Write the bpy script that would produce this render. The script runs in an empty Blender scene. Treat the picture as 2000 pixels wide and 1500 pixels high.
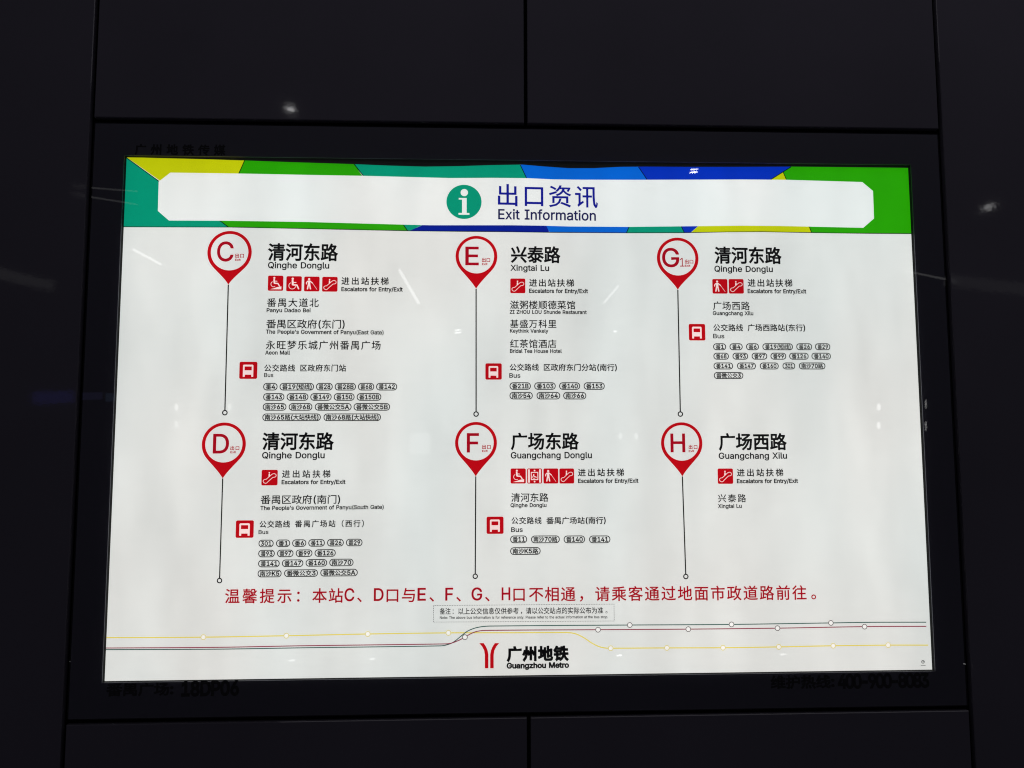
import bpy, math, os, random
import numpy as np
from mathutils import Vector, Matrix
from mathutils.geometry import delaunay_2d_cdt

random.seed(7)
sc = bpy.context.scene
COL = sc.collection

# ------------------------------------------------------------------ camera
F, RA, RB, RC = 1444.0, -0.08298, -0.03725, -0.00238      # focal length in photo pixels, tilt, turn, roll
CX, CZ, CD = -0.08127, 1.6 - 0.06705, 1.42933             # the camera stands 1.43 m in front of the wall
ca, sa, cb, sb, cc, s_ = math.cos(RA), math.sin(RA), math.cos(RB), math.sin(RB), math.cos(RC), math.sin(RC)
ROT = (np.array([[cc, -s_, 0], [s_, cc, 0], [0, 0, 1]]) @ np.array([[1, 0, 0], [0, ca, -sa], [0, sa, ca]])
       @ np.array([[cb, 0, sb], [0, 1, 0], [-sb, 0, cb]]))
TOW = np.array([[1, 0, 0], [0, 0, 1], [0, -1, 0]], float)  # (right, down, forward) -> world x, y, z
cam = bpy.data.cameras.new('camera')
co = bpy.data.objects.new('camera', cam)
COL.objects.link(co)
M3 = TOW @ ROT.T
m = Matrix.Identity(4)
for i in range(3):
    m[i][0] = M3[i][0]; m[i][1] = -M3[i][1]; m[i][2] = -M3[i][2]
m[0][3], m[1][3], m[2][3] = CX, -CD, CZ
co.matrix_world = m
cam.sensor_width = 36.0
cam.lens = F / 2000 * 36
cam.clip_start = 0.02
cam.clip_end = 100
sc.camera = co

# ------------------------------------------------------------------ ambient light and exposure
w = bpy.data.worlds.new('World')
sc.world = w
w.use_nodes = True
w.node_tree.nodes['Background'].inputs[0].default_value = (0.80, 0.76, 1.0, 1)
w.node_tree.nodes['Background'].inputs[1].default_value = 0.023
sc.view_settings.view_transform = 'Standard'
sc.view_settings.look = 'None'
sc.view_settings.exposure = 0
sc.view_settings.gamma = 1
try:
    sc.cycles.use_denoising = True
    sc.cycles.denoiser = 'OPENIMAGEDENOISE'
    sc.cycles.denoising_input_passes = 'RGB_ALBEDO_NORMAL'
    sc.cycles.pixel_filter_type = 'BLACKMAN_HARRIS'
    sc.cycles.filter_width = 1.15
    sc.cycles.sample_clamp_indirect = 4
except Exception:
    pass

FILM = 0.015                                              # depth of the printed film behind the glass front


def ray(px, py):
    q = ROT.T @ np.array([(px - 1000) / F, (py - 750) / F, 1.0])
    return q / q[2]                                       # right, down, forward


def P(px, py, depth=FILM):
    """point of the plane `depth` behind the glass front"""
    q = ray(px, py) * (CD + depth)
    return (CX + q[0], CZ - q[1])


def scale_at(px, py):
    a = P(px, py - 5); b = P(px, py + 5)
    return (a[1] - b[1]) / 10


def lamp(p0, p1, width, L, k=3.0, shape='RECTANGLE', col=(1, 1, 1), name='mirrored_light', rx=True):
    """an area light behind the viewer, placed where the wall mirrors it"""
    def pos(p):
        q = ray(*p)
        return Vector((CX + q[0] * CD * k, -CD * (k - 1), CZ - q[1] * CD * k))
    A, B = pos(p0), pos(p1)
    c = (A + B) / 2
    wd = width / F * CD * k
    ln = max((B - A).length, wd)
    ld = bpy.data.lights.new(name, 'AREA')
    ld.shape = shape
    ld.size, ld.size_y = ln, wd
    ld.energy = L * ln * wd * math.pi
    ld.color = col
    o = bpy.data.objects.new(name, ld)
    COL.objects.link(o)
    q = ray((p0[0] + p1[0]) / 2, (p0[1] + p1[1]) / 2)
    hit = Vector((CX + q[0] * CD, 0, CZ - q[1] * CD))
    z = (c - hit).normalized()
    x = (B - A).normalized() if (B - A).length > 1e-4 else Vector((1, 0, 0))
    x = (x - z * x.dot(z)).normalized()
    y = z.cross(x)
    o.matrix_world = Matrix(((x.x, y.x, z.x, c.x), (x.y, y.y, z.y, c.y), (x.z, y.z, z.z, c.z), (0, 0, 0, 1)))
    return o


# hall lamps and stand-ins for other bright things, seen only as reflections
lamp((262, 488), (312, 515), 4.5, 2.6)
lamp((780, 527), (818, 593), 6, 2.4)
lamp((1179, 592), (1208, 558), 4.5, 2.0)
lamp((1347, 336.5), (1363, 335.5), 3.6, 16, shape='ELLIPSE')
lamp((1348, 331), (1364, 330), 2.6, 12, shape='ELLIPSE')
lamp((888, 645), (901, 644), 2.5, 5)
lamp((888, 650), (901, 649), 3, 5)
lamp((1198, 647), (1206, 647), 4, 3, shape='ELLIPSE')
for x_, y_, L_ in ((344, 795, 1.6), (344, 829, 1.2), (448, 795, 1.4), (1717, 795, 2.4), (1717, 831, 2.4), (1212, 852, 1.2), (1243, 852, 1.2)):
    lamp((x_, y_ - 7), (x_, y_ + 7), 7, L_, shape='ELLIPSE')  # area lights standing in for mirrored edges of other lightboxes
lamp((1809, 780), (1809, 799), 3, 1.6, shape='ELLIPSE')
lamp((1809, 822), (1809, 841), 3, 1.6, shape='ELLIPSE')
for x_, y_, L_ in ((570, 1291, 2.5), (727, 1288, 2.5), (1210, 1281, 4), (1530, 1279, 3)):
    lamp((x_ - 6, y_), (x_ + 6, y_ - 1), 3.5, L_, shape='ELLIPSE')  # area lights standing in for glints off the floor
lamp((1884, 1297), (1892, 1300), 2, 2.5)
lamp((558, 212), (575, 214), 7, 9, shape='ELLIPSE')
lamp((1922, 407), (1940, 402), 7, 4, shape='ELLIPSE')
lamp((150, 364), (262, 373), 3, 0.28)  # long dim strips standing in for a mirrored ceiling edge
lamp((150, 380), (262, 398), 3, 0.28)
lamp((1764, 528), (1862, 548), 4, 0.4)
lamp((1860, 548), (2050, 572), 24, 0.10)
lamp((-60, 520), (92, 556), 20, 0.16)
lamp((800, 866), (840, 866), 40, 0.6)
lamp((70, 777), (140, 775), 22, 0.30, col=(0.15, 0.15, 1))          # blue lights standing in for a mirrored hanging sign
lamp((153, 774), (197, 773), 14, 0.10, col=(0.35, 0.35, 1))
lamp((208, 776), (222, 776), 16, 0.14, col=(0.3, 0.5, 0.9))
# broad, weak unseen fill, added to make the wall paler towards the top
ld = bpy.data.lights.new('hall_fill', 'AREA')
ld.shape = 'RECTANGLE'; ld.size = 4; ld.size_y = 0.6; ld.energy = 2.6; ld.color = (0.95, 0.92, 1.0)
o = bpy.data.objects.new('hall_fill', ld)
COL.objects.link(o)
o.location = (0.9, -0.9, 3.45)
o.rotation_euler = (math.radians(30), 0, 0)


# ------------------------------------------------------------------ materials
def lin(c):
    return tuple((x / 255 / 12.92 if x / 255 <= 0.04045 else ((x / 255 + 0.055) / 1.055) ** 2.4) for x in c)


def base(name):
    mt = bpy.data.materials.new(name)
    mt.use_nodes = True
    nt = mt.node_tree
    return mt, nt, nt.nodes['Principled BSDF']


_backlit = {}


def backlit(name, rgb, film=False):
    """glowing ink or bare film; uneven backlight is put into its emission as noise"""
    if name in _backlit:
        return _backlit[name]
    mt, nt, b = base(name)
    c = [min(1.5, x * 1.085) for x in lin(rgb)]
    b.inputs['Base Color'].default_value = (*[x * 0.9 for x in lin(rgb)], 1)
    b.inputs['Roughness'].default_value = 0.55
    N = nt.nodes.new; Lk = nt.links.new
    tc = N('ShaderNodeNewGeometry')
    n1 = N('ShaderNodeTexNoise'); n1.inputs['Scale'].default_value = 3.1; n1.inputs['Detail'].default_value = 3
    mp = N('ShaderNodeMapping'); mp.inputs['Scale'].default_value = (2.2, 1, 0.8)
    Lk(tc.outputs['Position'], mp.inputs['Vector']); Lk(mp.outputs['Vector'], n1.inputs['Vector'])
    n2 = N('ShaderNodeTexNoise'); n2.inputs['Scale'].default_value = 60; n2.inputs['Detail'].default_value = 4
    mp2 = N('ShaderNodeMapping'); mp2.inputs['Scale'].default_value = (0.35, 1, 1.6)
    Lk(tc.outputs['Position'], mp2.inputs['Vector']); Lk(mp2.outputs['Vector'], n2.inputs['Vector'])
    r1 = N('ShaderNodeMapRange'); r1.inputs['From Min'].default_value = 0.3; r1.inputs['From Max'].default_value = 0.7
    r1.inputs['To Min'].default_value = 0.93; r1.inputs['To Max'].default_value = 1.07
    Lk(n1.outputs['Fac'], r1.inputs['Value'])
    r2 = N('ShaderNodeMapRange'); r2.inputs['From Min'].default_value = 0.3; r2.inputs['From Max'].default_value = 0.7
    r2.inputs['To Min'].default_value = 0.985; r2.inputs['To Max'].default_value = 1.015
    Lk(n2.outputs['Fac'], r2.inputs['Value'])
    # upright noise bands, painting uneven backlight into the emission
    n4 = N('ShaderNodeTexNoise'); n4.inputs['Scale'].default_value = 9; n4.inputs['Detail'].default_value = 3
    mp4 = N('ShaderNodeMapping'); mp4.inputs['Scale'].default_value = (1.6, 1, 0.45)
    Lk(tc.outputs['Position'], mp4.inputs['Vector']); Lk(mp4.outputs['Vector'], n4.inputs['Vector'])
    r4 = N('ShaderNodeMapRange'); r4.inputs['From Min'].default_value = 0.3; r4.inputs['From Max'].default_value = 0.7
    r4.inputs['To Min'].default_value = 0.955; r4.inputs['To Max'].default_value = 1.045
    Lk(n4.outputs['Fac'], r4.inputs['Value'])
    m0 = N('ShaderNodeMath'); m0.operation = 'MULTIPLY'
    Lk(r1.outputs['Result'], m0.inputs[0]); Lk(r4.outputs['Result'], m0.inputs[1])
    mu = N('ShaderNodeMath'); mu.operation = 'MULTIPLY'
    Lk(m0.outputs[0], mu.inputs[0]); Lk(r2.outputs['Result'], mu.inputs[1])
    # slight drift between cooler and warmer backlight, mixed into the emission colour
    n3 = N('ShaderNodeTexNoise'); n3.inputs['Scale'].default_value = 1.7; n3.inputs['Detail'].default_value = 1
    Lk(mp.outputs['Vector'], n3.inputs['Vector'])
    mx = N('ShaderNodeMix'); mx.data_type = 'RGBA'
    mx.inputs[6].default_value = (c[0] * 1.012, c[1] * 1.0, c[2] * 0.975, 1)
    mx.inputs[7].default_value = (c[0] * 0.97, c[1] * 1.01, c[2] * 1.0, 1)
    r3 = N('ShaderNodeMapRange'); r3.inputs['From Min'].default_value = 0.35; r3.inputs['From Max'].default_value = 0.65
    Lk(n3.outputs['Fac'], r3.inputs['Value']); Lk(r3.outputs['Result'], mx.inputs[0])
    Lk(mx.outputs[2], b.inputs['Emission Color'])
    Lk(mu.outputs[0], b.inputs['Emission Strength'])
    _backlit[name] = mt
    return mt


def ink(name, rgb, rough=0.6):
    mt, nt, b = base(name)
    b.inputs['Base Color'].default_value = (*rgb, 1)
    b.inputs['Roughness'].default_value = rough
    return mt


WHITE = backlit('bare_film', (215, 216, 214), True)
PLATE = backlit('bright_film', (224, 226, 225))
RED = backlit('red_ink', (178, 0, 14))
DRED = backlit('dark_red_ink', (156, 0, 24))
TEAL = backlit('teal_ink', (0, 140, 110))
GREEN = backlit('green_ink', (36, 152, 0))
YELL = backlit('yellow_ink', (184, 190, 4))
BLUE = backlit('blue_ink', (0, 92, 196))
DBLUE = backlit('dark_blue_ink', (0, 44, 172))
NAVY = backlit('navy_ink', (0, 24, 134))
TNAVY = backlit('title_ink', (14, 20, 132))
GREY = backlit('grey_ink', (96, 98, 98))
LYELL = backlit('line_yellow_ink', (214, 196, 92))
LRED = backlit('line_red_ink', (128, 30, 58))
LGREEN = backlit('line_green_ink', (34, 78, 72))
BLACK = ink('black_ink', (0.003, 0.003, 0.005))
SOOT = ink('black_sticker', (0.0006, 0.0006, 0.0006), 0.9)

# enamelled wall panels
ENAMEL, nt, b = base('dark_enamel')
b.inputs['Roughness'].default_value = 0.045
N = nt.nodes.new; Lk = nt.links.new
ge = N('ShaderNodeNewGeometry')
nz = N('ShaderNodeTexNoise'); nz.inputs['Scale'].default_value = 2.2; nz.inputs['Detail'].default_value = 5
Lk(ge.outputs['Position'], nz.inputs['Vector'])
cr = N('ShaderNodeValToRGB')
cr.color_ramp.elements[0].position = 0.3; cr.color_ramp.elements[0].color = (0.146, 0.138, 0.166, 1)
cr.color_ramp.elements[1].position = 0.7; cr.color_ramp.elements[1].color = (0.176, 0.166, 0.200, 1)
Lk(nz.outputs['Fac'], cr.inputs[0]); Lk(cr.outputs[0], b.inputs['Base Color'])
n2 = N('ShaderNodeTexNoise'); n2.inputs['Scale'].default_value = 90; n2.inputs['Detail'].default_value = 2
Lk(ge.outputs['Position'], n2.inputs['Vector'])
bp = N('ShaderNodeBump'); bp.inputs['Strength'].default_value = 0.05; bp.inputs['Distance'].default_value = 0.0006
Lk(n2.outputs['Fac'], bp.inputs['Height']); Lk(bp.outputs[0], b.inputs['Normal'])

JOINT = ink('black_joint', (0.002, 0.002, 0.002), 0.9)
BORDER, nt, b = base('black_back_paint')
b.inputs['Base Color'].default_value = (0.085, 0.085, 0.115, 1)
b.inputs['Roughness'].default_value = 0.5
LIP, nt, b = base('inner_lip_metal')
b.inputs['Base Color'].default_value = (0.009, 0.010, 0.0095, 1)
b.inputs['Roughness'].default_value = 0.8
b.inputs['Specular IOR Level'].default_value = 0.15
STEEL, nt, b = base('dark_steel')
b.inputs['Base Color'].default_value = (0.05, 0.05, 0.055, 1)
b.inputs['Metallic'].default_value = 0.6
b.inputs['Roughness'].default_value = 0.4

GLASS = bpy.data.materials.new('clear_glass')
GLASS.use_nodes = True
nt = GLASS.node_tree
nt.nodes.remove(nt.nodes['Principled BSDF'])
N = nt.nodes.new; Lk = nt.links.new
out = [n for n in nt.nodes if n.type == 'OUTPUT_MATERIAL'][0]
lw = N('ShaderNodeLayerWeight'); lw.inputs['Blend'].default_value = 0.5
pw = N('ShaderNodeMath'); pw.operation = 'POWER'; pw.inputs[1].default_value = 5
Lk(lw.outputs['Facing'], pw.inputs[0])
ma = N('ShaderNodeMath'); ma.operation = 'MULTIPLY_ADD'; ma.inputs[1].default_value = 0.96; ma.inputs[2].default_value = 0.04
Lk(pw.outputs[0], ma.inputs[0])
tr = N('ShaderNodeBsdfTransparent'); gl = N('ShaderNodeBsdfGlossy')
gl.inputs['Roughness'].default_value = 0.012
mx = N('ShaderNodeMixShader')
Lk(ma.outputs[0], mx.inputs[0]); Lk(tr.outputs[0], mx.inputs[1]); Lk(gl.outputs[0], mx.inputs[2])
Lk(mx.outputs[0], out.inputs['Surface'])


# ------------------------------------------------------------------ object helpers
def link(name, verts, faces, mat, parent=None, smooth=False):
    me = bpy.data.meshes.new(name)
    me.from_pydata([tuple(map(float, v)) for v in verts], [], [tuple(map(int, f)) for f in faces])
    me.materials.append(mat)
    me.update()
    o = bpy.data.objects.new(name, me)
    COL.objects.link(o)
    if parent:
        o.parent = parent
    return o


def tag(o, label=None, cat=None, kind=None, group=None):
    if label: o['label'] = label
    if cat: o['category'] = cat
    if kind: o['kind'] = kind
    if group: o['group'] = group
    return o


def empty(name, loc):
    o = bpy.data.objects.new(name, None)
    COL.objects.link(o)
    o.location = loc
    return o


def slab(x0, x1, z0, z1, y0, y1, bev=0.0):
    """bevelled slab: front face at y0"""
    c = bev
    v = [(x0 + c, y0, z0 + c), (x1 - c, y0, z0 + c), (x1 - c, y0, z1 - c), (x0 + c, y0, z1 - c),
         (x0, y0 + c, z0), (x1, y0 + c, z0), (x1, y0 + c, z1), (x0, y0 + c, z1),
         (x0, y1, z0), (x1, y1, z0), (x1, y1, z1), (x0, y1, z1)]
    f = [(0, 1, 2, 3), (11, 10, 9, 8)]
    for r in (0, 4):
        for i in range(4):
            j = (i + 1) % 4
            f.append((r + i, r + 4 + i, r + 4 + j, r + j))
    if c == 0:
        v = v[4:]
        f = [(0, 1, 2, 3), (7, 6, 5, 4)] + [(i, 4 + i, 4 + (i + 1) % 4, (i + 1) % 4) for i in range(4)]
    return v, f


# --- planar filling with the non-zero rule
def area(p):
    p = np.asarray(p); q = np.roll(p, -1, 0)
    return 0.5 * float(np.sum(p[:, 0] * q[:, 1] - q[:, 0] * p[:, 1]))


def fill(contours):
    """contours: closed point lists; outers counter-clockwise, holes clockwise; unions overlaps"""
    V, E = [], []
    for c in contours:
        n0 = len(V); n = len(c)
        V += [Vector((float(a), float(b_))) for a, b_ in c]
        E += [(n0 + i, n0 + (i + 1) % n) for i in range(n)]
    if not V:
        return np.zeros((0, 2)), []
    ov, oe, of, *_ = delaunay_2d_cdt(V, E, [], 0, 1e-7)
    ov = np.array([(v.x, v.y) for v in ov])
    A = np.array([V[i][:] for i, j in E]); B = np.array([V[j][:] for i, j in E])
    tri = np.array([t for t in of if len(t) == 3])
    if len(tri) == 0:
        return ov, []
    cen = ov[tri].mean(1)
    wn = np.zeros(len(cen), int)
    for s in range(0, len(cen), 2000):
        c = cen[s:s + 2000]
        ay, by = A[None, :, 1], B[None, :, 1]
        cy, cx = c[:, 1:2], c[:, 0:1]
        left = (B[None, :, 0] - A[None, :, 0]) * (cy - ay) - (cx - A[None, :, 0]) * (by - ay)
        up = (ay <= cy) & (by > cy) & (left > 0)
        dn = (ay > cy) & (by <= cy) & (left < 0)
        wn[s:s + 2000] = up.sum(1) - dn.sum(1)
    return ov, [tuple(t) for t, k in zip(tri, wn) if k > 0]


def disc(c, r, n=28, cw=False):
    p = [(c[0] + r * math.cos(2 * math.pi * i / n), c[1] + r * math.sin(2 * math.pi * i / n)) for i in range(n)]
    return p[::-1] if cw else p


def stroke(pts, w, closed=False, n=10):
    out = []
    pts = [tuple(p) for p in pts]
    segs = list(zip(pts, pts[1:])) + ([(pts[-1], pts[0])] if closed else [])
    for a, b_ in segs:
        dx, dy = b_[0] - a[0], b_[1] - a[1]
        L = math.hypot(dx, dy)
        if L < 1e-9: continue
        nx, ny = -dy / L * w / 2, dx / L * w / 2
        out.append([(a[0] - nx, a[1] - ny), (b_[0] - nx, b_[1] - ny), (b_[0] + nx, b_[1] + ny), (a[0] + nx, a[1] + ny)])
    for p in (pts if closed else pts[1:-1]):
        out.append(disc(p, w / 2 * 0.998, n))
    return out


def rrect(x0, x1, y0, y1, r, n=5, cw=False):
    p = []
    for cx, cy, a0 in ((x1 - r, y0 + r, -90), (x1 - r, y1 - r, 0), (x0 + r, y1 - r, 90), (x0 + r, y0 + r, 180)):
        for i in range(n + 1):
            a = math.radians(a0 + 90 * i / n)
            p.append((cx + r * math.cos(a), cy + r * math.sin(a)))
    return p[::-1] if cw else p


def ribbon(pts, w):
    """even-width band along an open path as one quad strip"""
    pts = np.array(pts, float)
    d = np.gradient(pts, axis=0)
    d /= np.linalg.norm(d, axis=1)[:, None]
    nrm = np.stack([-d[:, 1], d[:, 0]], 1) * w / 2
    v = np.concatenate([pts - nrm, pts + nrm]); n = len(pts)
    return v, [(i, i + 1, n + i + 1, n + i) for i in range(n - 1)]


def flat(name, v2, faces, mat, parent, lift):
    """a printed layer lying on the film, `lift` tenths of a millimetre proud"""
    y = FILM - lift * 1e-4
    return link(name, [(a, y, b_) for a, b_ in v2], faces, mat, parent)


def printed(name, contours, mat, parent, lift):
    v, f = fill(contours)
    return flat(name, v, f, mat, parent, lift)


# ------------------------------------------------------------------ glyph outlines
CJKTEXT = '出口资讯清河东路进站扶梯番禺大道北区政府门永旺梦乐城广州场公交线短微南沙兴泰滋粥楼顺德菜馆基盛万科里红茶酒店分行快（）西温馨提示：本、与不相通，请乘客过地面市往前。备注以上信息仅供参考点的实际布为准铁传媒维护热'
LATTEXT = "ABCDEFGHIJKLMNOPQRSTUVWXYZabcdefghijklmnopqrstuvwxyz0123456789()/'.:-,"
FONT = None
try:
    FONT = bpy.data.fonts.load(os.path.join(bpy.utils.resource_path('LOCAL'), 'datafiles', 'fonts', 'Inter.woff2'))
except Exception:
    FONT = None


def outlines(chars, font, res):
    cu = bpy.data.curves.new('outline', 'FONT')
    if font: cu.font = font
    cu.size = 1
    cu.fill_mode = 'NONE'
    cu.resolution_u = res
    cu.space_line = 4
    cu.body = '\n'.join(['|'] + [c + '|' for c in chars])
    ob = bpy.data.objects.new('outline', cu)
    COL.objects.link(ob)
    bpy.context.view_layer.update()
    me = bpy.data.meshes.new_from_object(ob.evaluated_get(bpy.context.evaluated_depsgraph_get()))
    v = np.array([(p.co.x, p.co.y) for p in me.vertices])
    nxt = {}
    adj = {}
    for e in me.edges:
        a, b_ = e.vertices
        adj.setdefault(a, []).append(b_); adj.setdefault(b_, []).append(a)
    seen = set(); loops = []
    for s in range(len(v)):
        if s in seen or s not in adj: continue
        lp = [s]; seen.add(s)
        cur = s + 1 if (s + 1) in adj[s] else adj[s][0]
        while cur not in seen:
            lp.append(cur); seen.add(cur)
            nx = [k for k in adj[cur] if k not in seen]
            if not nx: break
            cur = (cur + 1) if (cur + 1) in nx else nx[0]
        loops.append(v[lp])
    rows = {}
    step = 4.0
    ys = [l[:, 1].mean() for l in loops]
    # the line pitch, measured from the bars
    bars = sorted({round(float(l[:, 1].mean()), 3) for l in loops if len(l) == 4 and (np.ptp(l[:, 1]) > 0.8)}, reverse=True)
    top = max(ys)
    pitch = (top - min(y for y in ys)) / len(chars) if len(chars) else 1
    for l in loops:
        k = int(round((top - l[:, 1].mean()) / pitch))
        rows.setdefault(k, []).append(l)
    barx = rows[0][0][:, 0].min()
    G = {}
    for i, c in enumerate(chars):
        L = rows.get(i + 1, [])
        L.sort(key=lambda l: l[:, 0].min())
        bar = max(L, key=lambda l: l[:, 0].min())
        adv = bar[:, 0].min() - barx
        bb = bar[:, 1].min()
        G[c] = ([l - np.array([0, (i + 1) * 0 - 0]) for l in L if l is not bar], adv, bb)
    bar0y = rows[0][0][:, 1].min()
    for c in G:
        ls, adv, bb = G[c]
        G[c] = ([l - np.array([0, bb - bar0y]) for l in ls], adv)
    COL.objects.unlink(ob)
    bpy.data.objects.remove(ob); bpy.data.meshes.remove(me); bpy.data.curves.remove(cu)
    return G


GLYPH = {}
for c, g in outlines(CJKTEXT, None, 3).items(): GLYPH[c] = g
for c, g in outlines(LATTEXT, FONT, 4).items(): GLYPH[c] = g
# metrics measured on the outlines: full-width characters and capitals
zs = np.concatenate([l for c in '路清泰馆' for l in GLYPH[c][0]])
ls_ = np.concatenate([l for l in GLYPH['E'][0]])
Z_LO, Z_HI = zs[:, 1].min(), zs[:, 1].max()
L_LO, L_HI = ls_[:, 1].min(), ls_[:, 1].max()
Z_EM = GLYPH['路'][1]
_cache = {}


def glyph(c, bold):
    k = (c, bold)
    if k in _cache: return _cache[k]
    loops, adv = GLYPH[c]
    loops = [l for l in loops if len(l) > 2]
    big = max(loops, key=lambda l: abs(area(l)))
    if area(big) < 0: loops = [l[::-1] for l in loops]
    if bold:
        out = []
        for l in loops:
            d1 = l - np.roll(l, 1, 0); d2 = np.roll(l, -1, 0) - l
            keep = np.linalg.norm(d1, axis=1) > 1e-6
            l = l[keep]
            d1 = l - np.roll(l, 1, 0); d2 = np.roll(l, -1, 0) - l
            d1 /= np.linalg.norm(d1, axis=1)[:, None] + 1e-12; d2 /= np.linalg.norm(d2, axis=1)[:, None] + 1e-12
            n1 = np.stack([d1[:, 1], -d1[:, 0]], 1); n2 = np.stack([d2[:, 1], -d2[:, 0]], 1)
            nn = n1 + n2
            nn /= np.maximum((nn * nn).sum(1) / 2, 0.5)[:, None]
            out.append(l + nn * bold)
        loops = out
    v, f = fill(loops)
    _cache[k] = (v, f, adv, v[[i for t in f for i in t], 0].min(), v[[i for t in f for i in t], 0].max())
    return _cache[k]


CJK = set(CJKTEXT)


def layout(text, x0, x1, yc, H, bold=0.0, lat=1.0, mixed=None):
    """verts, faces in film coordinates; H = ink height in photo pixels (capitals, or full-width characters)"""
    if mixed is None: mixed = any(c in CJK for c in text)
    if isinstance(yc, tuple): yl, yr = yc
    else: yl = yr = None
    ym = yc if yl is None else (yl + yr) / 2
    xm = (x0 + x1) / 2
    s = scale_at(xm, ym)
    if yl is None:
        zl = zr = P(xm, ym)[1]
    else:
        zl, zr = P(x0, yl)[1], P(x1, yr)[1]
    X0, X1 = P(x0, ym)[0], P(x1, ym)[0]
    hz = (Z_HI - Z_LO); hl = (L_HI - L_LO)
    if mixed:
        ez = H * s / hz
        el = ez * hz * 0.80 / hl * lat
    else:
        el = H * s / hl; ez = el
    items = []; x = 0.0
    first = True
    for c in text:
        if c == ' ':
            x += (0.24 * el); continue
        v, f, adv, a, b_ = glyph(c, bold)
        e = ez if c in CJK else el
        cy = (Z_LO + Z_HI) / 2 if c in CJK else (L_LO + L_HI) / 2
        if first:
            x = -a * e; first = False
        items.append([v, f, e, cy, x, x + b_ * e])
        x += adv * e
    nat = items[-1][5]
    tgt = X1 - X0
    allz = all(c in CJK for c in text if c != ' ')
    sx = 1.0
    if not allz and nat > 0:
        sx = min(1.22, max(0.84, tgt / nat))
    elif nat > tgt:
        sx = tgt / nat
    n = len(items)
    extra = (tgt - nat * sx) / (n - 1) if n > 1 else 0
    if n == 1: X0 += (tgt - nat * sx) / 2
    VV, FF = [], []; off = 0
    for k, (v, f, e, cy, x, _) in enumerate(items):
        px = X0 + (x + v[:, 0] * e) * sx + extra * k
        t = (px - X0) / max(tgt, 1e-6)
        pz = zl + (zr - zl) * t + (v[:, 1] - cy) * e
        VV.append(np.stack([px, pz], 1))
        FF += [tuple(i + off for i in tr_) for tr_ in f]
        off += len(v)
    return np.concatenate(VV), FF


def text(name, s, x0, x1, yc, H, mat, parent, lift=3, bold=0.0, label=None, **kw):
    v, f = layout(s, x0, x1, yc, H, bold, **kw)
    o = flat(name, v, f, mat, parent, lift)
    if label: o['label'] = label
    return o


def join_text(name, pieces, mat, parent, lift=3, bold=0.0, label=None):
    VV, FF = [], []; off = 0
    for p in pieces:
        v, f = layout(*p, bold=bold)
        VV.append(v); FF += [tuple(i + off for i in t) for t in f]; off += len(v)
    o = flat(name, np.concatenate(VV), FF, mat, parent, lift)
    if label: o['label'] = label
    return o


# ------------------------------------------------------------------ the wall
Z0 = 1.6
HW, HH = 0.85, 1.14165 / 2
G = 0.0047
wall = link('wall', *slab(-2.4, 2.4, -0.2, 3.6, 0.050, 0.150), JOINT)
tag(wall, kind='structure')
jt = P(1026.5, 120, 0)[0]; jb = P(1033, 1450, 0)[0]
cols = [(-2.4, -HW - G), (HW + G, 2.4)]
for x0, x1 in cols:
    link('wall_panel', *slab(x0, x1, -0.2, 3.6, 0.0, 0.012, 0.0012), ENAMEL, wall)
g = 0.0035
for x0, x1 in ((-HW + G - 0.001, jt - g), (jt + g, HW - G + 0.001)):
    link('wall_panel', *slab(x0, x1, Z0 + HH + 0.0055, 3.6, 0.0, 0.012, 0.0012), ENAMEL, wall)
for x0, x1 in ((-HW + G - 0.001, jb - g), (jb + g, HW - G + 0.001)):
    link('wall_panel', *slab(x0, x1, -0.2, Z0 - HH - 0.0045, 0.0, 0.012, 0.0012), ENAMEL, wall)

# ------------------------------------------------------------------ the lightbox
box = empty('lightbox', (0, 0, Z0 - HH))
tag(box, 'large black-framed lightbox set flush in the dark panelled wall, its glass front lit from within', 'lightbox')
KEEP = []


def inbox(o):
    o.parent = box
    o.matrix_parent_inverse = Matrix.Translation((0, 0, -(Z0 - HH)))
    return o


fx0, fx1, fz0, fz1 = -HW + G, HW - G, Z0 - HH + 0.0045, Z0 + HH - 0.0055
# visible film: photo corners
ox0 = (P(247, 306)[0] + P(205, 1330)[0]) / 2; ox1 = (P(1774, 327)[0] + P(1820, 1308)[0]) / 2
oz1 = (P(247, 306)[1] + P(1774, 327)[1]) / 2; oz0 = (P(205, 1330)[1] + P(1820, 1308)[1]) / 2
inbox(link('glass_pane', *slab(fx0, fx1, fz0, fz1, 0.0, 0.004, 0.0), GLASS))


def frame(x0, x1, z0, z1, X0, X1, Z0_, Z1_, y0, y1):
    v = []
    for y in (y0, y1):
        v += [(x0, y, z0), (x1, y, z0), (x1, y, z1), (x0, y, z1), (X0, y, Z0_), (X1, y, Z0_), (X1, y, Z1_), (X0, y, Z1_)]
    f = []
    for i in range(4):
        j = (i + 1) % 4
        f += [(i, j, 4 + j, 4 + i), (8 + i, 12 + i, 12 + j, 8 + j), (i, 8 + i, 8 + j, j), (4 + i, 4 + j, 12 + j, 12 + i)]
    return v, f


inbox(link('painted_border', *frame(fx0, fx1, fz0, fz1, ox0, ox1, oz0, oz1, 0.0046, 0.0066), BORDER))
lt = 0.004
inbox(link('inner_lip', *frame(ox0 - lt, ox1 + lt, oz0 - lt, oz1 + lt, ox0, ox1, oz0, oz1, 0.0068, 0.0300), LIP))
inbox(link('back_panel', *slab(ox0 - lt, ox1 + lt, oz0 - lt, oz1 + lt, 0.0302, 0.0460), STEEL))
inbox(link('outer_frame', *frame(fx0, fx1, fz0, fz1, fx0 + 0.012, fx1 - 0.012, fz0 + 0.012, fz1 - 0.012, 0.0068, 0.0460), STEEL))


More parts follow.
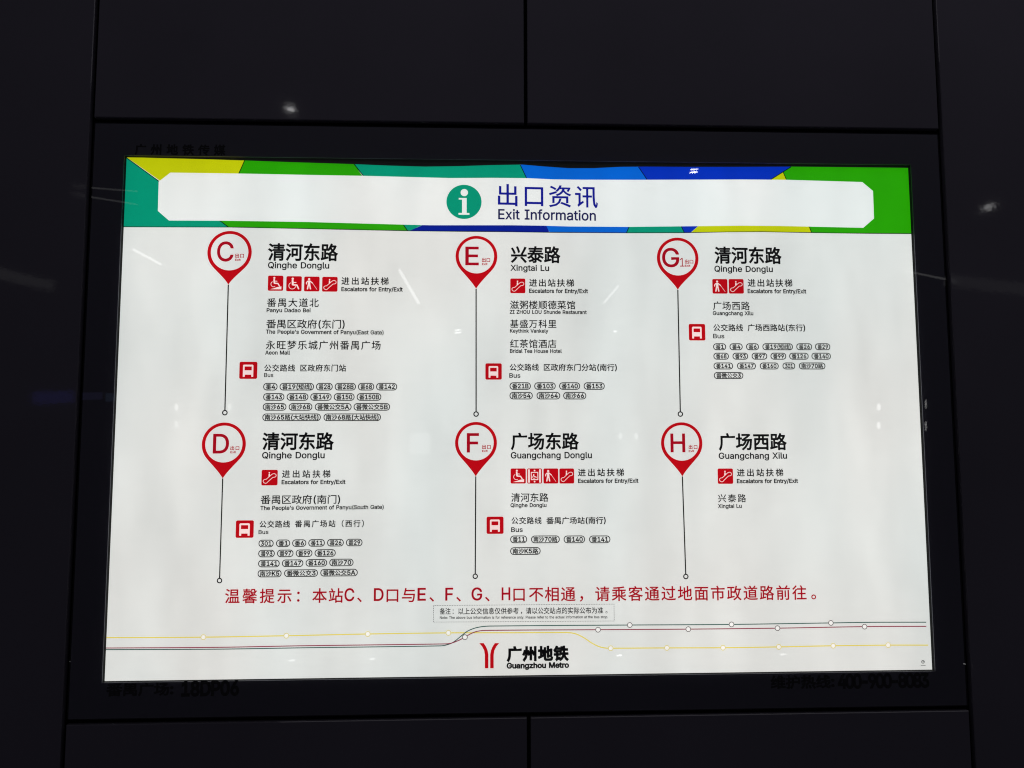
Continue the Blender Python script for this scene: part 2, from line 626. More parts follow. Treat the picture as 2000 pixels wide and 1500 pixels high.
def sticker(s, x0, x1, yc, H, lab):
    v, f = layout(s, x0, x1, yc, H, 0.034, lat=0.98)
    # same pixels, but on the back of the glass instead of the film
    k = (CD + 0.0042) / (CD + FILM)
    v = np.stack([CX + (v[:, 0] - CX) * k, CZ + (v[:, 1] - CZ) * k], 1)
    o = inbox(link('border_lettering', [(a, 0.0043, b_) for a, b_ in v], f, SOOT))
    o['label'] = lab


sticker('广州地铁传媒', 263, 441, (291.5, 293), 20, 'black lettering above the left corner of the lit panel')
sticker('番禺广场:', 207, 339, (1347.5, 1345.5), 24, 'black lettering under the left corner of the lit panel')
sticker('18DP06', 354, 467, (1345.5, 1343.5), 27, 'black code under the left corner of the lit panel')
sticker('维护热线:', 1505, 1630, (1332.5, 1331), 25, 'black lettering under the right corner of the lit panel')
sticker('400-900-8083', 1636, 1815, (1331, 1328.5), 26, 'black telephone number under the right corner of the lit panel')

# ------------------------------------------------------------------ the poster film
TOP = [(247, 307), (300, 308.5), (400, 311), (480, 313.5), (560, 316.5), (640, 319), (700, 321), (760, 323.5), (830, 325.5), (900, 324.5), (960, 322.5),
       (1020, 321.5), (1060, 325), (1110, 328.5), (1160, 328.5), (1210, 326), (1260, 325.5), (1340, 326), (1440, 326), (1545, 325.5), (1650, 326.5), (1774, 328)]
BOT = [(204, 1330), (400, 1326.5), (500, 1326), (640, 1321.5), (800, 1319.5), (960, 1318.5), (1100, 1316.5), (1300, 1315), (1500, 1312.5), (1650, 1310), (1820, 1308)]


def interp(line, x):
    xs = [p[0] for p in line]; ys = [p[1] for p in line]
    return float(np.interp(x, xs, ys))


def ccw(pts):
    q = [P(*p) for p in pts]
    return q if area(q) > 0 else q[::-1]


v, f = fill([ccw([(x, y) for x, y in TOP] + [(1788.5, 560), (1805.5, 934), (1823, 1311)] + [(x, y + 2.6) for x, y in BOT[::-1][1:-1]] + [(201.5, 1333), (220.5, 880), (233.5, 560)])])
poster = flat('poster', v, f, WHITE, None, 0)
tag(poster, 'backlit exit information poster with coloured header band, red exit markers and bus route lists', 'poster')

BANDB = [(241, 443), (448, 443.6), (620, 447), (796, 450.8), (900, 452), (1000, 452.8), (1080, 454), (1225, 454.8), (1337, 454.6), (1420, 453), (1490, 452.6), (1585, 454.4), (1700, 456), (1782, 456.5)]


SEGN = [0]


def seg(mat, pts, label):
    SEGN[0] += 1
    o = printed('header_segment', [ccw(pts)], mat, poster, 1 + 0.03 * SEGN[0])
    o['label'] = label


def top(x0, x1): return [(x0, interp(TOP, x0))] + [p for p in TOP if x0 < p[0] < x1] + [(x1, interp(TOP, x1))]
def bot(x0, x1): return ([(x0, interp(BANDB, x0))] + [p for p in BANDB if x0 < p[0] < x1] + [(x1, interp(BANDB, x1))])[::-1]


MID = 395
seg(YELL, top(247, 478) + [(464, 345), (464, MID), (372, MID)], 'yellow header segment at the top left')
seg(GREEN, top(478, 692) + [(712, 350), (712, MID), (466, MID), (466, 338.8)], 'green header segment at the top left')
seg(TEAL, top(692.3, 1015.8) + [(1030, 352), (1030, MID), (712, MID), (712, 347)], 'teal header segment along the top')
seg(BLUE, top(1016, 1247) + [(1265, 353), (1265, MID), (1031, MID), (1031, 353)], 'bright blue header segment along the top')
seg(DBLUE, top(1247.2, 1545) + [(1500, 353.5), (1500, MID), (1266, MID), (1266, 353)], 'dark blue header segment along the top')
seg(YELL, [(1529, 335.2), (1538, 356), (1538, MID), (1497, MID), (1500, 353.6)], 'small yellow header triangle')
seg(GREEN, top(1545.2, 1774) + [(1782, 456.5)] + [p for p in BANDB if 1585 < p[0] < 1781][::-1] + [(1585.2, 454.4), (1580, 441), (1580, MID), (1538.3, MID), (1538.3, 356), (1529.3, 335)], 'green header segment at the right end')
seg(TEAL, [(247, 308), (310.5, 354), (372, 396), (428, 396), (428, 431)] + bot(241, 446), 'teal header segment at the left end')
seg(GREEN, [(446.2, 443.4), (428.2, 431), (428.2, 396), (786, 396), (786.5, 437)] + bot(446.2, 796), 'green header segment along the bottom')
seg(TEAL, [(796.2, 450.6), (786.7, 438), (786.7, 396), (825.8, 396), (825.8, 439)] + bot(796.2, 800), 'small teal header segment')
seg(NAVY, [(800.2, 450.6), (826, 439.2), (826, 396), (1066.5, 396), (1066.5, 439)] + bot(800.2, 1073), 'navy header segment along the bottom')
seg(BLUE, [(1073.2, 453.8), (1066.7, 440.6), (1066.7, 396), (1229.5, 396), (1229.5, 441)] + bot(1073.2, 1223.6), 'bright blue header segment along the bottom')
seg(TEAL, [(1223.8, 454.7), (1229.7, 442), (1229.7, 396), (1330, 396), (1330, 442)] + bot(1223.8, 1336.6), 'teal header segment along the bottom')
seg(DBLUE, [(1336.8, 454.5), (1330.2, 442), (1330.2, 396), (1363, 396), (1363, 442)] + bot(1336.8, 1349), 'small dark blue header triangle')
seg(YELL, [(1349.2, 454.4), (1363.2, 442), (1363.2, 396), (1579.8, 396), (1579.8, 441)] + bot(1349.2, 1585), 'yellow header segment along the bottom')
lines = []
for a, b_ in (((247, 308), (311, 354.5)), ((478, 313), (466, 340)), ((692, 321), (710, 344)), ((1016, 322), (1029, 349)), ((1247, 326), (1264, 351)),
              ((1545, 326), (1505, 351)), ((1529, 335), (1536, 351)), ((428, 430), (446, 443.4)), ((786.5, 437), (796, 450.6)),
              ((1229.5, 441), (1223.6, 454.6)), ((1330, 441), (1336.6, 454.4)), ((1580, 441), (1585, 454.4))):
    printed('segment_outline', stroke([P(*a), P(*b_)], 0.0016), BLACK, poster, 1.5)
v, f = ribbon([P(*p) for p in BANDB], 0.0014)
flat('header_base_line', v, f, BLACK, poster, 1.7)

plate = printed('header_plate', [ccw([(332.8, 337.2), (480, 339.2), (600, 341.6), (708, 343.4), (880, 347.8), (960, 347.4), (1030, 348), (1080, 350.4), (1135, 351), (1252, 351.2),
    (1450, 350.6), (1535, 351.2), (1684, 355.6), (1705, 373), (1707, 426.7), (1686, 445), (1522, 441.4), (1450, 440.8), (1342, 442), (1228, 443.2), (1112, 442.4), (1060, 440.8), (1000, 440),
    (840, 440), (788, 438.8), (600, 433.6), (440, 431.2), (330, 430.8), (308.4, 412), (310, 354.8)])], PLATE, poster, 2)
text('title', '出口资讯', 972.4, 1167.5, (380.6, 384.8), 42.5, TNAVY, plate, 3, 0.010)
text('english_title', 'Exit Information', 973, 1163.8, (418.3, 421.3), 19, backlit('english_title_ink', (24, 26, 76)), plate, 3, 0.014)
ic = P(906.3, 394.3); s0 = scale_at(906, 394)
info = printed('information_symbol', [disc(ic, 33.4 * s0, 56)], TEAL, plate, 2.6)
pp = lambda x, y: (ic[0] + (x - 906.3) * s0, ic[1] - (y - 394.3) * s0)
def box2(x0, x1, y0, y1): a = pp(x0, y1); b_ = pp(x1, y0); return [a, (b_[0], a[1]), b_, (a[0], b_[1])]
printed('information_letter', [disc(pp(906.8, 376.2), 7 * s0, 28), box2(902.6, 911.4, 386.8, 417), box2(896.2, 911.4, 386.8, 389.9), box2(895.9, 916.6, 416, 419.5)],
        PLATE, plate, 3.2)


# ------------------------------------------------------------------ exit markers
def bez(p0, p1, p2, p3, n=10):
    return [tuple((1 - t) ** 3 * a + 3 * (1 - t) ** 2 * t * b_ + 3 * (1 - t) * t * t * c + t ** 3 * d for a, b_, c, d in zip(p0, p1, p2, p3))
            for t in (i / n for i in range(n + 1))]


def marker(letter, cx, cy, r, tip, end, lx0, lx1, ly0, ly1, ex0, ex1, ey, extra=None):
    s = scale_at(cx, cy); R = r * s; c = P(cx, cy); t = P(*tip)
    a0 = math.radians(-40)
    arc = [(c[0] + R * math.cos(a0 + i / 48 * math.radians(260)), c[1] + R * math.sin(a0 + i / 48 * math.radians(260))) for i in range(49)]
    pl, pr = arc[-1], arc[0]
    tl = (math.cos(math.radians(-130 + 90 - 10)), math.sin(math.radians(-50)))
    L = bez(pl, (pl[0] + R * .30 * .64, pl[1] - R * .30 * .77), (t[0] - R * .17, t[1] + R * .30), t)
    Rr = bez(t, (t[0] + R * .17, t[1] + R * .30), (pr[0] - R * .30 * .64, pr[1] - R * .30 * .77), pr)
    mk = printed('exit_marker', [arc + L[1:] + Rr[1:-1], disc((c[0], c[1] + R * .012), R * .845, 52, cw=True)], RED, poster, 2)
    mk['label'] = 'red exit marker ring with the letter ' + letter
    if extra:
        text('marker_letter', letter[0], lx0, lx1, (ly0 + ly1) / 2, ly1 - ly0, DRED, mk, 3, 0.011)
        text('marker_number', letter[1], extra[0], extra[1], (extra[2] + extra[3]) / 2, extra[3] - extra[2], DRED, mk, 3)
    else:
        text('marker_letter', letter, lx0, lx1, (ly0 + ly1) / 2, ly1 - ly0, DRED, mk, 3, 0.011)
    text('exit_caption', '出口', ex0, ex1, ey, 8.2, DRED, mk, 3, 0.028)
    text('exit_caption', 'Exit', ex0, ex0 + 11, ey + 8, 3.8, DRED, mk, 3, 0.03)
    e = P(*end)
    dx, dz = e[0] - t[0], e[1] - t[1]; D = math.hypot(dx, dz); rr = 4.1 * s
    stop = (e[0] - dx / D * rr, e[1] - dz / D * rr)
    printed('marker_stem', stroke([t, stop], 2.3 * s) + [disc(e, rr + 1.15 * s, 24), disc(e, rr - 1.0 * s, 24, cw=True)], BLACK, mk, 1.6)


marker('C', 448.5, 493, 42.0, (446, 556), (439.2, 806), 424, 456.5, 472.7, 509.8, 459.2, 476.5, 499.4)
marker('D', 437.3, 867.7, 42.6, (435, 934.5), (428.8, 1134), 416, 447.5, 848, 885, 450, 467.5, 875.2)
marker('E', 930.6, 500.6, 40.0, (929.9, 564), (929.9, 808.7), 908.8, 935.2, 482.5, 517.5, 941.3, 957.3, 507.8)
marker('F', 929.7, 865, 41, (929.2, 930.5), (928.2, 1125.5), 911.7, 935.5, 846.7, 883, 941.6, 958.6, 872.8)
marker('G1', 1323.6, 504.4, 40.3, (1323.8, 566), (1328.8, 808.7), 1293, 1326.5, 485.3, 521, 1337.5, 1354, 511, (1329, 1335.5, 504, 520.7))
marker('H', 1331.4, 865.6, 40.9, (1332.7, 930.5), (1339.5, 1126), 1309.4, 1338.2, 847.4, 882.6, 1345, 1362, 873)


# ------------------------------------------------------------------ pictograms (unit square, y up)
def arcp(cx, cy, r, a0, a1, n=16):
    return [(cx + r * math.cos(math.radians(a0 + (a1 - a0) * i / n)), cy + r * math.sin(math.radians(a0 + (a1 - a0) * i / n))) for i in range(n + 1)]


def pic(kind):
    S = stroke
    def cap(p, w): return S([p[0]] + list(p) + [p[-1]], w)
    def round_(p, w): return S(p, w) + [disc(p[0], w / 2 * .99, 10), disc(p[-1], w / 2 * .99, 10)]
    if kind == 'escalator':
        return S([(.11, .29), (.14, .35), (.20, .385), (.29, .39), (.62, .69), (.70, .745), (.80, .755), (.88, .71), (.905, .63), (.88, .56), (.80, .52), (.70, .51), (.42, .25), (.34, .16), (.26, .13), (.17, .16), (.12, .22)], .036, True) \
            + [disc((.48, .81), .045, 16)] + round_([(.48, .71), (.475, .585)], .085)
    if kind == 'cane':
        return [disc((.32, .825), .07, 20)] + round_([(.32, .67), (.32, .46)], .15) + round_([(.25, .70), (.155, .60), (.15, .50)], .06) + round_([(.38, .70), (.54, .56)], .06) \
            + round_([(.28, .46), (.225, .17)], .085) + round_([(.36, .46), (.415, .17)], .085) + S([(.54, .56), (.84, .13)], .022)
    if kind == 'wheelchair':
        return [disc((.41, .83), .075, 20)] + round_([(.405, .70), (.42, .45)], .12) + round_([(.44, .58), (.63, .58)], .05) + round_([(.42, .43), (.69, .41)], .09) \
            + round_([(.69, .41), (.80, .17)], .085) + S(arcp(.39, .37, .22, 118, 352), .036)
    if kind == 'ramp':
        return [disc((.41, .85), .065, 20)] + round_([(.40, .73), (.42, .53)], .10) + round_([(.43, .64), (.59, .63)], .045) + round_([(.42, .50), (.65, .48)], .08) \
            + round_([(.65, .48), (.76, .31)], .07) + S(arcp(.38, .44, .18, 115, 300), .034) + [[(.15, .10), (.88, .10), (.88, .29), (.62, .245), (.40, .165)]]
    if kind == 'lift':
        return [rrect(.07, .18, .06, .94, .02), rrect(.81, .92, .06, .94, .02)] + S([(.28, .26), (.72, .26), (.72, .74), (.28, .74)], .055, True) \
            + [disc((.5, .86), .055, 16), disc((.5, .13), .055, 16)] + S([(.44, .62), (.45, .48)], .07) + S([(.45, .47), (.59, .44), (.62, .37)], .05) + S(arcp(.46, .43, .09, 120, 330, 10), .03)
    if kind == 'bus':
        return [[(.20, .12), (.31, .12), (.31, .245), (.67, .245), (.67, .12), (.78, .12), (.78, .78), (.74, .83), (.24, .83), (.20, .78)], [(.29, .50), (.29, .725), (.69, .725), (.69, .50)]]


NAMES = {'escalator': 'escalator_pictogram', 'cane': 'cane_walker_pictogram', 'wheelchair': 'wheelchair_pictogram', 'ramp': 'wheelchair_ramp_pictogram', 'lift': 'wheelchair_lift_pictogram', 'bus': 'bus_pictogram'}
PINK = backlit('bare_film_on_red', (240, 214, 212))


def icon(kind, x0, x1, y0, y1):
    a, b_ = P(x0, (y0 + y1) / 2)[0], P(x1, (y0 + y1) / 2)[0]
    c, d = P((x0 + x1) / 2, y1)[1], P((x0 + x1) / 2, y0)[1]
    o = printed(NAMES[kind], [rrect(a, b_, c, d, (b_ - a) * .09)], RED, poster, 2)
    printed('pictogram_figure', [[(a + u * (b_ - a), c + v_ * (d - c)) for u, v_ in ct] for ct in pic(kind)], PINK, o, 3)


for k_, *r_ in (('ramp', 523.3, 553.4, 538.3, 568), ('wheelchair', 559.2, 589.4, 539.5, 569), ('cane', 594, 624.2, 540.2, 569.2), ('escalator', 629.2, 659.4, 540.7, 569.7),
                ('escalator', 510.8, 542.4, 917.6, 948), ('escalator', 996.6, 1026, 544, 572.7),
                ('ramp', 997.2, 1027, 914.9, 944.4), ('lift', 1029.5, 1058.6, 914.9, 944.4), ('cane', 1061.4, 1090.4, 914.9, 944.4), ('escalator', 1092.6, 1121.4, 914.9, 944.4),
                ('cane', 1391.3, 1420.8, 545, 573.5), ('escalator', 1423.3, 1452.5, 545, 573.5), ('escalator', 1401.7, 1431.7, 915, 945),
                ('bus', 467.6, 502.6, 706.6, 740), ('bus', 460.5, 495.6, 1016.3, 1050.4), ('bus', 948, 980, 709.6, 741.5), ('bus', 950.3, 983.5, 1009, 1042.7), ('bus', 1345.3, 1377.4, 632.7, 665)):
    icon(k_, *r_)

# ------------------------------------------------------------------ street names, places, bus lists
B1 = 0.026
for s, x0, x1, yc, H in (('清河东路', 523.2, 660.8, 492.5, 33), ('清河东路', 512, 652.5, 861.6, 33.2), ('兴泰路', 997.3, 1095, 497.3, 31.5),
                         ('广场东路', 997.6, 1130.9, 861.7, 32), ('清河东路', 1395.2, 1526.7, 498.7, 32), ('广场西路', 1403.5, 1537, 862.6, 32)):
    text('street_name', s, x0, x1, yc, H, BLACK, poster, 3, B1)
for s, x0, x1, yc, H in (('Qinghe Donglu', 523.5, 643.2, 518.2, 11.6), ('Qinghe Donglu', 512, 634.3, 889, 11.8), ('Xingtai Lu', 996.8, 1072.5, 523.3, 11),
                         ('Guangchang Donglu', 997.6, 1156, 889, 11.8), ('Qinghe Donglu', 1395.2, 1509.3, 525.3, 11.2), ('Guangchang Xilu', 1403.5, 1537, 890, 11.5)):
    text('english_street_name', s, x0, x1, yc, H, BLACK, poster, 3, 0.018)
for x0, x1, yc in ((666.7, 759.2, 549), (550.8, 645.5, 925.5), (1033.3, 1121.3, 552.5), (1128.6, 1218.8, 922.7), (1460, 1547.5, 552.7), (1439, 1529.7, 922.9)):
    text('escalator_note', '进出站扶梯', x0, x1, yc, 14.8, BLACK, poster, 3, 0.020)
for x0, x1, yc in ((666.7, 786.7, 565), (550, 675, 941.4), (1033.3, 1148.5, 568.3), (1129, 1247, 939), (1460, 1574.7, 568.8), (1439, 1558.7, 939.4)):
    text('english_escalator_note', 'Escalators for Entry/Exit', x0, x1, yc, 7.7, BLACK, poster, 3, 0.028)
for s, x0, x1, yc, H in (('番禺大道北', 521.3, 622.7, 591, 17), ('番禺区政府(东门)', 520, 673.3, 632.8, 17.3), ('永旺梦乐城广州番禺广场', 519.2, 743.5, 674, 17.3),
                         ('番禺区政府(南门)', 509, 664.5, 975.4, 17.3), ('滋粥楼顺德菜馆', 996, 1123.5, 595.5, 16.5), ('基盛万科里', 996, 1086.7, 632.4, 16),
                         ('红茶馆酒店', 996, 1086.7, 671.3, 16.5), ('清河东路', 998.3, 1071.2, 971.5, 17), ('广场西路', 1392.5, 1464.5, 597.2, 16.4), ('兴泰路', 1402.3, 1457.2, 973, 16)):
    text('place_name', s, x0, x1, yc, H, BLACK, poster, 3, 0.013)
for s, x0, x1, yc, H in (('Panyu Dadao Bei', 520.8, 606.7, 606, 7.3), ("The People's Government of Panyu(East Gate)", 519.2, 749.3, (647.8, 649.4), 7.6),
                         ('Aeon Mall', 517.9, 566.7, 688.7, 7.3), ("The People's Government of Panyu(South Gate)", 508.5, 749.5, (992.3, 990), 7.6),
                         ('ZI ZHOU LOU Shunde Restaurant', 995.5, 1146, 609.5, 7), ('Keythink Vankely', 996, 1071, 646.2, 7), ('Bridal Tea House Hotel', 996, 1097.3, 685.6, 7.2),
                         ('Qinghe Donglu', 997, 1067.4, 986.6, 7.3), ('Guangchang Xilu', 1392, 1471.2, 611.8, 7.2), ('Xingtai Lu', 1402, 1448.6, 988.3, 7.4)):
    text('english_place_name', s, x0, x1, yc, H, BLACK, poster, 3, 0.024)
for a, b_ in (((516, 576.5, 718.7), ('区政府东门站', 586.7, 676, 718.7)), ((506.7, 566.7, 1023.6), ('番禺广场站（西行）', 576, 711, 1022.6)), ((995.2, 1052.5, 717.2), ('区政府东门分站(南行)', 1062, 1204.8, 717.5)),
              ((998.7, 1057.9, 1016.6), ('番禺广场站(南行)', 1066.7, 1183, 1016.4)), ((1392.8, 1451.2, 640), ('广场西路站(东行)', 1460, 1572.5, 640))):
    join_text('bus_heading', [('公交路线', a[0], a[1], a[2], 13.4), (*b_, 13.4)], BLACK, poster, 3, 0.020)
for x0, x1, yc, H in ((516, 534, 732.5, 7.6), (505, 524.5, 1039, 7.6), (994.7, 1016.5, 733.4, 8.5), (998.3, 1021, 1034.4, 8.9), (1392.8, 1414.7, 656.4, 8.3)):
    text('english_bus_heading', 'Bus', x0, x1, yc, H, BLACK, poster, 3, 0.016)

rows = []
def R2(y, *it): rows.append([(s, 380 + a / 3.75, 380 + b_ / 3.75, y, 14.8) for s, a, b_ in it])
def R3(y, y2, *it): rows.append([(s, 380 + a / 4, 380 + b_ / 4, y + (y2 - y) * ((a + b_) / 2 - 500) / 800, 14.6) for s, a, b_ in it])
def R4(y, *it): rows.append([(s, 860 + a / 3.75, 860 + b_ / 3.75, y, 14.6) for s, a, b_ in it])
def R5(y, *it): rows.append([(s, 860 + a / 4.412, 860 + b_ / 4.412, y, 15) for s, a, b_ in it])
def R6(y, *it): rows.append([(s, 1260 + a / 3.75, 1260 + b_ / 3.75, y, 13.5) for s, a, b_ in it])
R2(755.3, ('番4', 503, 608), ('番19(短线)', 623, 875), ('番28', 890, 1012), ('番28B', 1027, 1182), ('番68', 1197, 1316), ('番142', 1330, 1484))
R2(775.3, ('番143', 503, 658), ('番148', 675, 834), ('番149', 848, 1004), ('番150', 1020, 1172), ('番150B', 1188, 1368))
R2(794.7, ('南沙65', 500, 673), ('南沙68', 690, 863), ('番微公交5A', 881, 1150), ('番微公交5B', 1165, 1432))
R2(815, ('南沙65路(大站快线)', 497, 925), ('南沙68路(大站快线)', 945, 1365))
R3(1061.6, 1059.4, ('301', 500, 618), ('番1', 637, 747), ('番6', 763, 873), ('番11', 889, 1018), ('番26', 1036, 1166), ('番29', 1183, 1312))
R3(1081.3, 1079.4, ('番93', 498, 627), ('番97', 645, 773), ('番99', 791, 921), ('番126', 938, 1103))
R3(1101, 1098, ('番141', 497, 665), ('番147', 683, 850), ('番160', 868, 1036), ('南沙70', 1053, 1242))
R3(1120.5, 1117.8, ('南沙K5', 493, 680), ('番微公交3', 700, 964), ('番微公交5A', 983, 1275))
R4(754, ('番21B', 507, 663), ('番103', 688, 845), ('番140', 870, 1024), ('番153', 1050, 1204))
R4(772.8, ('南沙54', 507, 677), ('南沙64', 705, 878), ('南沙66', 900, 1069))
R5(1053.4, ('番11', 602, 748), ('南沙70路', 782, 1029), ('番140', 1063, 1247), ('番141', 1282, 1465))
R5(1076.2, ('南沙K5路', 602, 864))
R6(677.3, ('番1', 498, 593), ('番4', 618, 714), ('番6', 739, 833), ('番19(短线)', 859, 1082), ('番26', 1107, 1223), ('番29', 1244, 1356))
R6(695.7, ('番68', 500, 613), ('番93', 640, 754), ('番97', 780, 894), ('番99', 918, 1033), ('番126', 1055, 1197), ('番140', 1218, 1360))
R6(714.8, ('番141', 501, 644), ('番147', 673, 811), ('番160', 840, 978), ('301', 1006, 1099), ('南沙70路', 1126, 1320))
R6(733.5, ('番微公交3', 503, 719))
for row in rows:
    for s, x0, x1, y, h in row:
        a, b_ = P(x0, y)[0], P(x1, y)[0]; c = P((x0 + x1) / 2, y)[1]; sc_ = scale_at(x0, y); hh = h * sc_ / 2
        t = 1.7 * sc_
        bd = printed('route_badge', [rrect(a, b_, c - hh, c + hh, hh * .98, 8), rrect(a + t, b_ - t, c - hh + t, c + hh - t, (hh - t) * .98, 8, cw=True)], BLACK, poster, 2.4)
        text('route_number', s, x0 + 4.6, x1 - 4.4, y, h * .69 if not s.isdigit() else h * .57, BLACK, bd, 3, 0.028, lat=1.04)

# ------------------------------------------------------------------ notices at the bottom
W_, H_ = [], 28
sL = lambda x: 400 + x / 3.226
sR = lambda x: 1000 + x / 3.125
def wy(x): return 1164.2 + (1157.2 - 1164.2) * (x - 440) / 1130
ws = [('温馨提示', sL(127), sL(547)), ('本站', sL(677), sL(872)), ('口与', sL(1145), sL(1325)), ('口', sR(8), sR(78)), ('不相通', sR(103), sR(388)), ('请乘客通过地面市政道路前往', sR(508), sR(1797))]
pieces = [(s, a, b_, (wy(a), wy(b_)), H_) for s, a, b_ in ws]
for s, a, b_ in (('C', sL(880), sL(943)), ('D', sL(1065), sL(1127)), ('E', sL(1340), sL(1393)), ('F', sL(1515), sL(1565)), ('G', sL(1680), sL(1748)), ('H', sL(1870), sL(1925))):
    pieces.append((s, a, b_, wy(a) - 1.2, 24))
for s, x in (('：', sL(590)), ('，', sR(424))):
    pass


def put(s, xc, yc, em, mat, name, parent, lift=3, bold=0.012):
    v, f, adv, a, b_ = glyph(s, bold)
    c = P(xc, yc); e = em * scale_at(xc, yc) / Z_EM
    vv = np.stack([c[0] + (v[:, 0] - (a + b_) / 2) * e, c[1] + (v[:, 1] - (Z_LO + Z_HI) / 2) * e], 1)
    return vv, f


VV, FF = [], []; off = 0
for p in pieces:
    v, f = layout(*p, bold=0.014); VV.append(v); FF += [tuple(i + off for i in t) for t in f]; off += len(v)
for s, x in (('：', sL(590)), ('、', sL(975)), ('、', sL(1430)), ('、', sL(1599)), ('、', sL(1780)), ('，', sR(424)), ('。', sR(1840))):
    v, f = put(s, x, wy(x), 30, DRED, '', poster); VV.append(v); FF += [tuple(i + off for i in t) for t in f]; off += len(v)
flat('warning_text', np.concatenate(VV), FF, DRED, poster, 3)['label'] = 'long red notice line under the exit lists'

dash = []
cn = [(846.6, 1182.6), (1199.2, 1179.8), (1199.6, 1212.8), (846.8, 1215)]
for i in range(4):
    a, b_ = np.array(P(*cn[i])), np.array(P(*cn[(i + 1) % 4]))
    n = int(np.linalg.norm(b_ - a) / 0.0032)
    for k in range(n):
        p, q = a + (b_ - a) * k / n, a + (b_ - a) * (k + .62) / n
        dash += stroke([p, q], 0.0008)
V4, F4 = [], []
for q in dash:
    k = len(V4); V4 += q; F4.append((k, k + 1, k + 2, k + 3))
note = flat('note_box', V4, F4, BLACK, poster, 3)
join_text('note_text', [('备注', 858.8, 880.2, 1193.7, 12.4), ('以上公交信息仅供参考', 895, 1013, (1193.7, 1193), 12.4), ('请以公交站点的实际公布为准', 1027, 1178, (1192.8, 1192), 12.4)], BLACK, note, 3, 0.014)
VV, FF = [], []; off = 0
for s, x, y in (('：', 885, 1193.7), ('，', 1018.5, 1193), ('。', 1184.5, 1192)):
    v, f = put(s, x, y, 13, None, '', None, bold=0.006); VV.append(v); FF += [tuple(i + off for i in t) for t in f]; off += len(v)
flat('note_punctuation', np.concatenate(VV), FF, BLACK, note, 3)
text('english_note_text', 'Note: The above bus information is for reference only. Please refer to the actual information at the bus stop.', 859, 1187.5, (1206.2, 1204.8), 5.0, BLACK, note, 3, 0.016)


def catmull(pts, n=8):
    pts = [np.array(p, float) for p in pts]
    P_ = [2 * pts[0] - pts[1]] + pts + [2 * pts[-1] - pts[-2]]
    o = []
    for i in range(1, len(P_) - 2):
        a, b_, c, d = P_[i - 1:i + 3]
        # centripetal-ish: limit tangents by segment length
        L = np.linalg.norm(c - b_)
        t1 = (c - a); t1 = t1 / np.linalg.norm(t1) * L; t2 = (d - b_); t2 = t2 / np.linalg.norm(t2) * L
        for k in range(n):
            t = k / n
            o.append((2 * t ** 3 - 3 * t * t + 1) * b_ + (t ** 3 - 2 * t * t + t) * t1 + (-2 * t ** 3 + 3 * t * t) * c + (t ** 3 - t * t) * t2)
    o.append(pts[-1])
    return o


def transit(label, pts, stops, mat, ring, wpx, lift, fillm):
    v, f = ribbon([P(*p) for p in catmull(pts)], wpx * 0.00099)
    ln = flat('transit_line', v, f, mat, poster, lift)
    ln['label'] = label
    for x in stops:
        q = P(*x)
        printed('station_dot', [disc(q, 0.0043, 20)], fillm, ln, lift + .5)
        printed('station_ring', [disc(q, 0.0054, 24), disc(q, 0.0038, 24, cw=True)], ring, ln, lift + .8)


RINGG = backlit('ring_grey_ink', (112, 108, 108)); RINGY = backlit('ring_yellow_ink', (206, 192, 128)); DOT = backlit('dot_film', (236, 234, 232))
ylp = [(206.6, 1245.4), (397.3, 1244.4), (559.3, 1241.6), (718.3, 1238.2), (875.8, 1236), (1000, 1235.8), (1095, 1235.4), (1113, 1235.8), (1126, 1238.5), (1141, 1246), (1156, 1256), (1170, 1262.8), (1184, 1265.8), (1200, 1266), (1302, 1265.4), (1412, 1265), (1521, 1263.4), (1627.3, 1261.2), (1734.5, 1260), (1813, 1260)]
transit('thin yellow transit line with a step down past the logo', ylp,
        [(397.3, 1244.4), (559.3, 1241.6), (718.3, 1238.2), (875.8, 1236), (1192.8, 1266), (1302.5, 1265.4), (1412, 1265), (1521, 1263.4), (1627.3, 1261.2), (1734.5, 1260)], LYELL, RINGY, 2.2, 1.2, DOT)
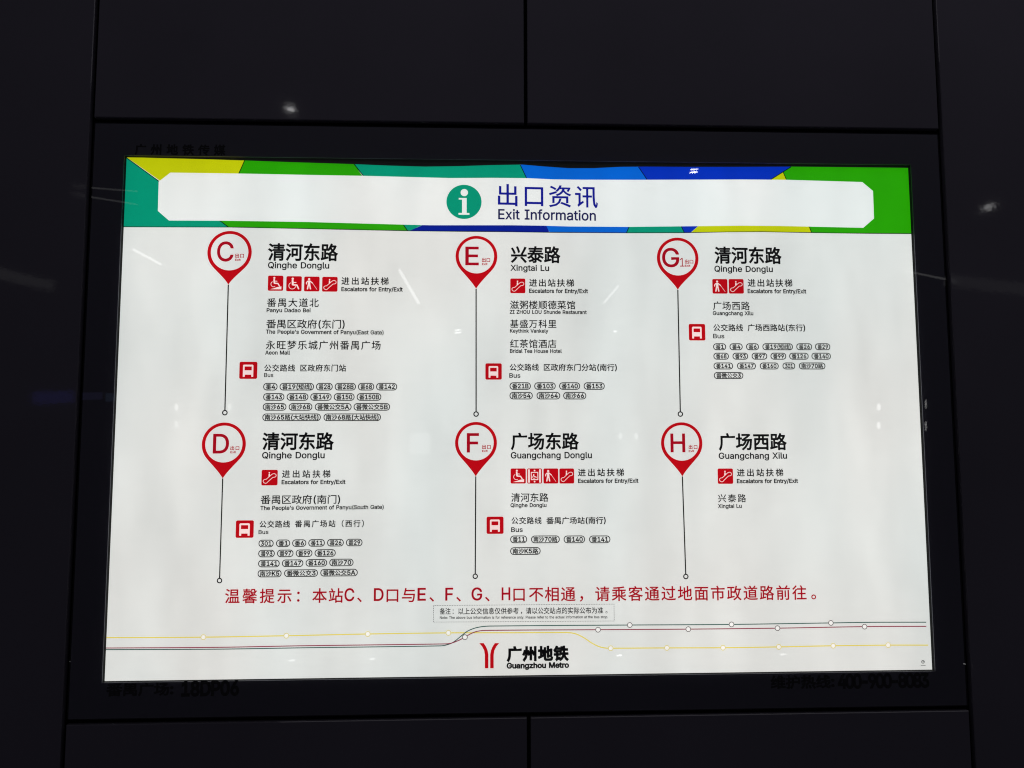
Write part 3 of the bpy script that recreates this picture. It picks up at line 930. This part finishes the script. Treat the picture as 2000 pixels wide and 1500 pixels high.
transit('thin dark green transit line stepping up past the logo', [(206.6, 1268.8), (426, 1267.8), (590, 1265.2), (860, 1261.4), (872, 1259.6), (885, 1254.5), (900, 1242.8), (912, 1233.4), (926, 1227.2), (942, 1223.8), (960, 1222.7), (1230, 1220.7), (1428.7, 1219.5), (1622.7, 1216.6), (1700, 1215.4), (1809, 1215.2)],
        [(1230, 1220.7), (1428.7, 1219.5), (1622.7, 1216.6)], LGREEN, RINGG, 1.8, 2.2, DOT)
transit('thin red transit line stepping up past the logo', [(206.6, 1265.6), (426, 1264.2), (590, 1261.2), (866, 1257.6), (880, 1256.4), (895, 1251), (908.1, 1244.4), (920, 1237.4), (932, 1233), (948, 1231.2), (1168, 1229.8), (1344.2, 1228.7), (1518.4, 1226.8), (1688.4, 1223.8), (1809, 1223.3)],
        [(908.1, 1244.4), (1168, 1229.8), (1344.2, 1228.7), (1518.4, 1226.8), (1688.4, 1223.8)], LRED, RINGG, 1.8, 3.4, DOT)

# operator's emblem
em = [(180, 330), (208, 362), (228, 402), (235, 445), (235, 576), (269, 576), (269, 440), (262, 402), (247, 366), (224, 330)]
q = [P(900 + x / 5, 1190 + y / 5) for x, y in em]
q2 = [P(900 + (556 - x) / 5, 1190 + y / 5) for x, y in em]
emblem = printed('operator_emblem', [q if area(q) > 0 else q[::-1], q2 if area(q2) > 0 else q2[::-1]], RED, poster, 3)
emblem['label'] = 'red two-stroke emblem at the bottom centre'
text('operator_name', '广州地铁', 989.4, 1111.4, 1276.4, 27.5, BLACK, poster, 3, 0.052)
text('english_operator_name', 'Guangzhou Metro', 989.4, 1111.4, 1299.4, 9.9, BLACK, poster, 3, 0.042)

# small printer's mark in the lower right corner
pm = P(1802.5, 1292.5)
mark = printed('printer_mark', [disc(pm, 0.0034, 20), disc(pm, 0.0020, 16, cw=True), [(pm[0] - 0.001, pm[1] - 0.0006), (pm[0] + 0.0035, pm[1] - 0.0006), (pm[0] + 0.0035, pm[1] + 0.0008), (pm[0] - 0.001, pm[1] + 0.0008)]], GREY, poster, 3)
v, f = ribbon([(pm[0] - 0.005, pm[1] - 0.0068), (pm[0], pm[1] - 0.0068), (pm[0] + 0.005, pm[1] - 0.0068)], 0.0010)
flat('printer_line', v, f, GREY, mark, 3)
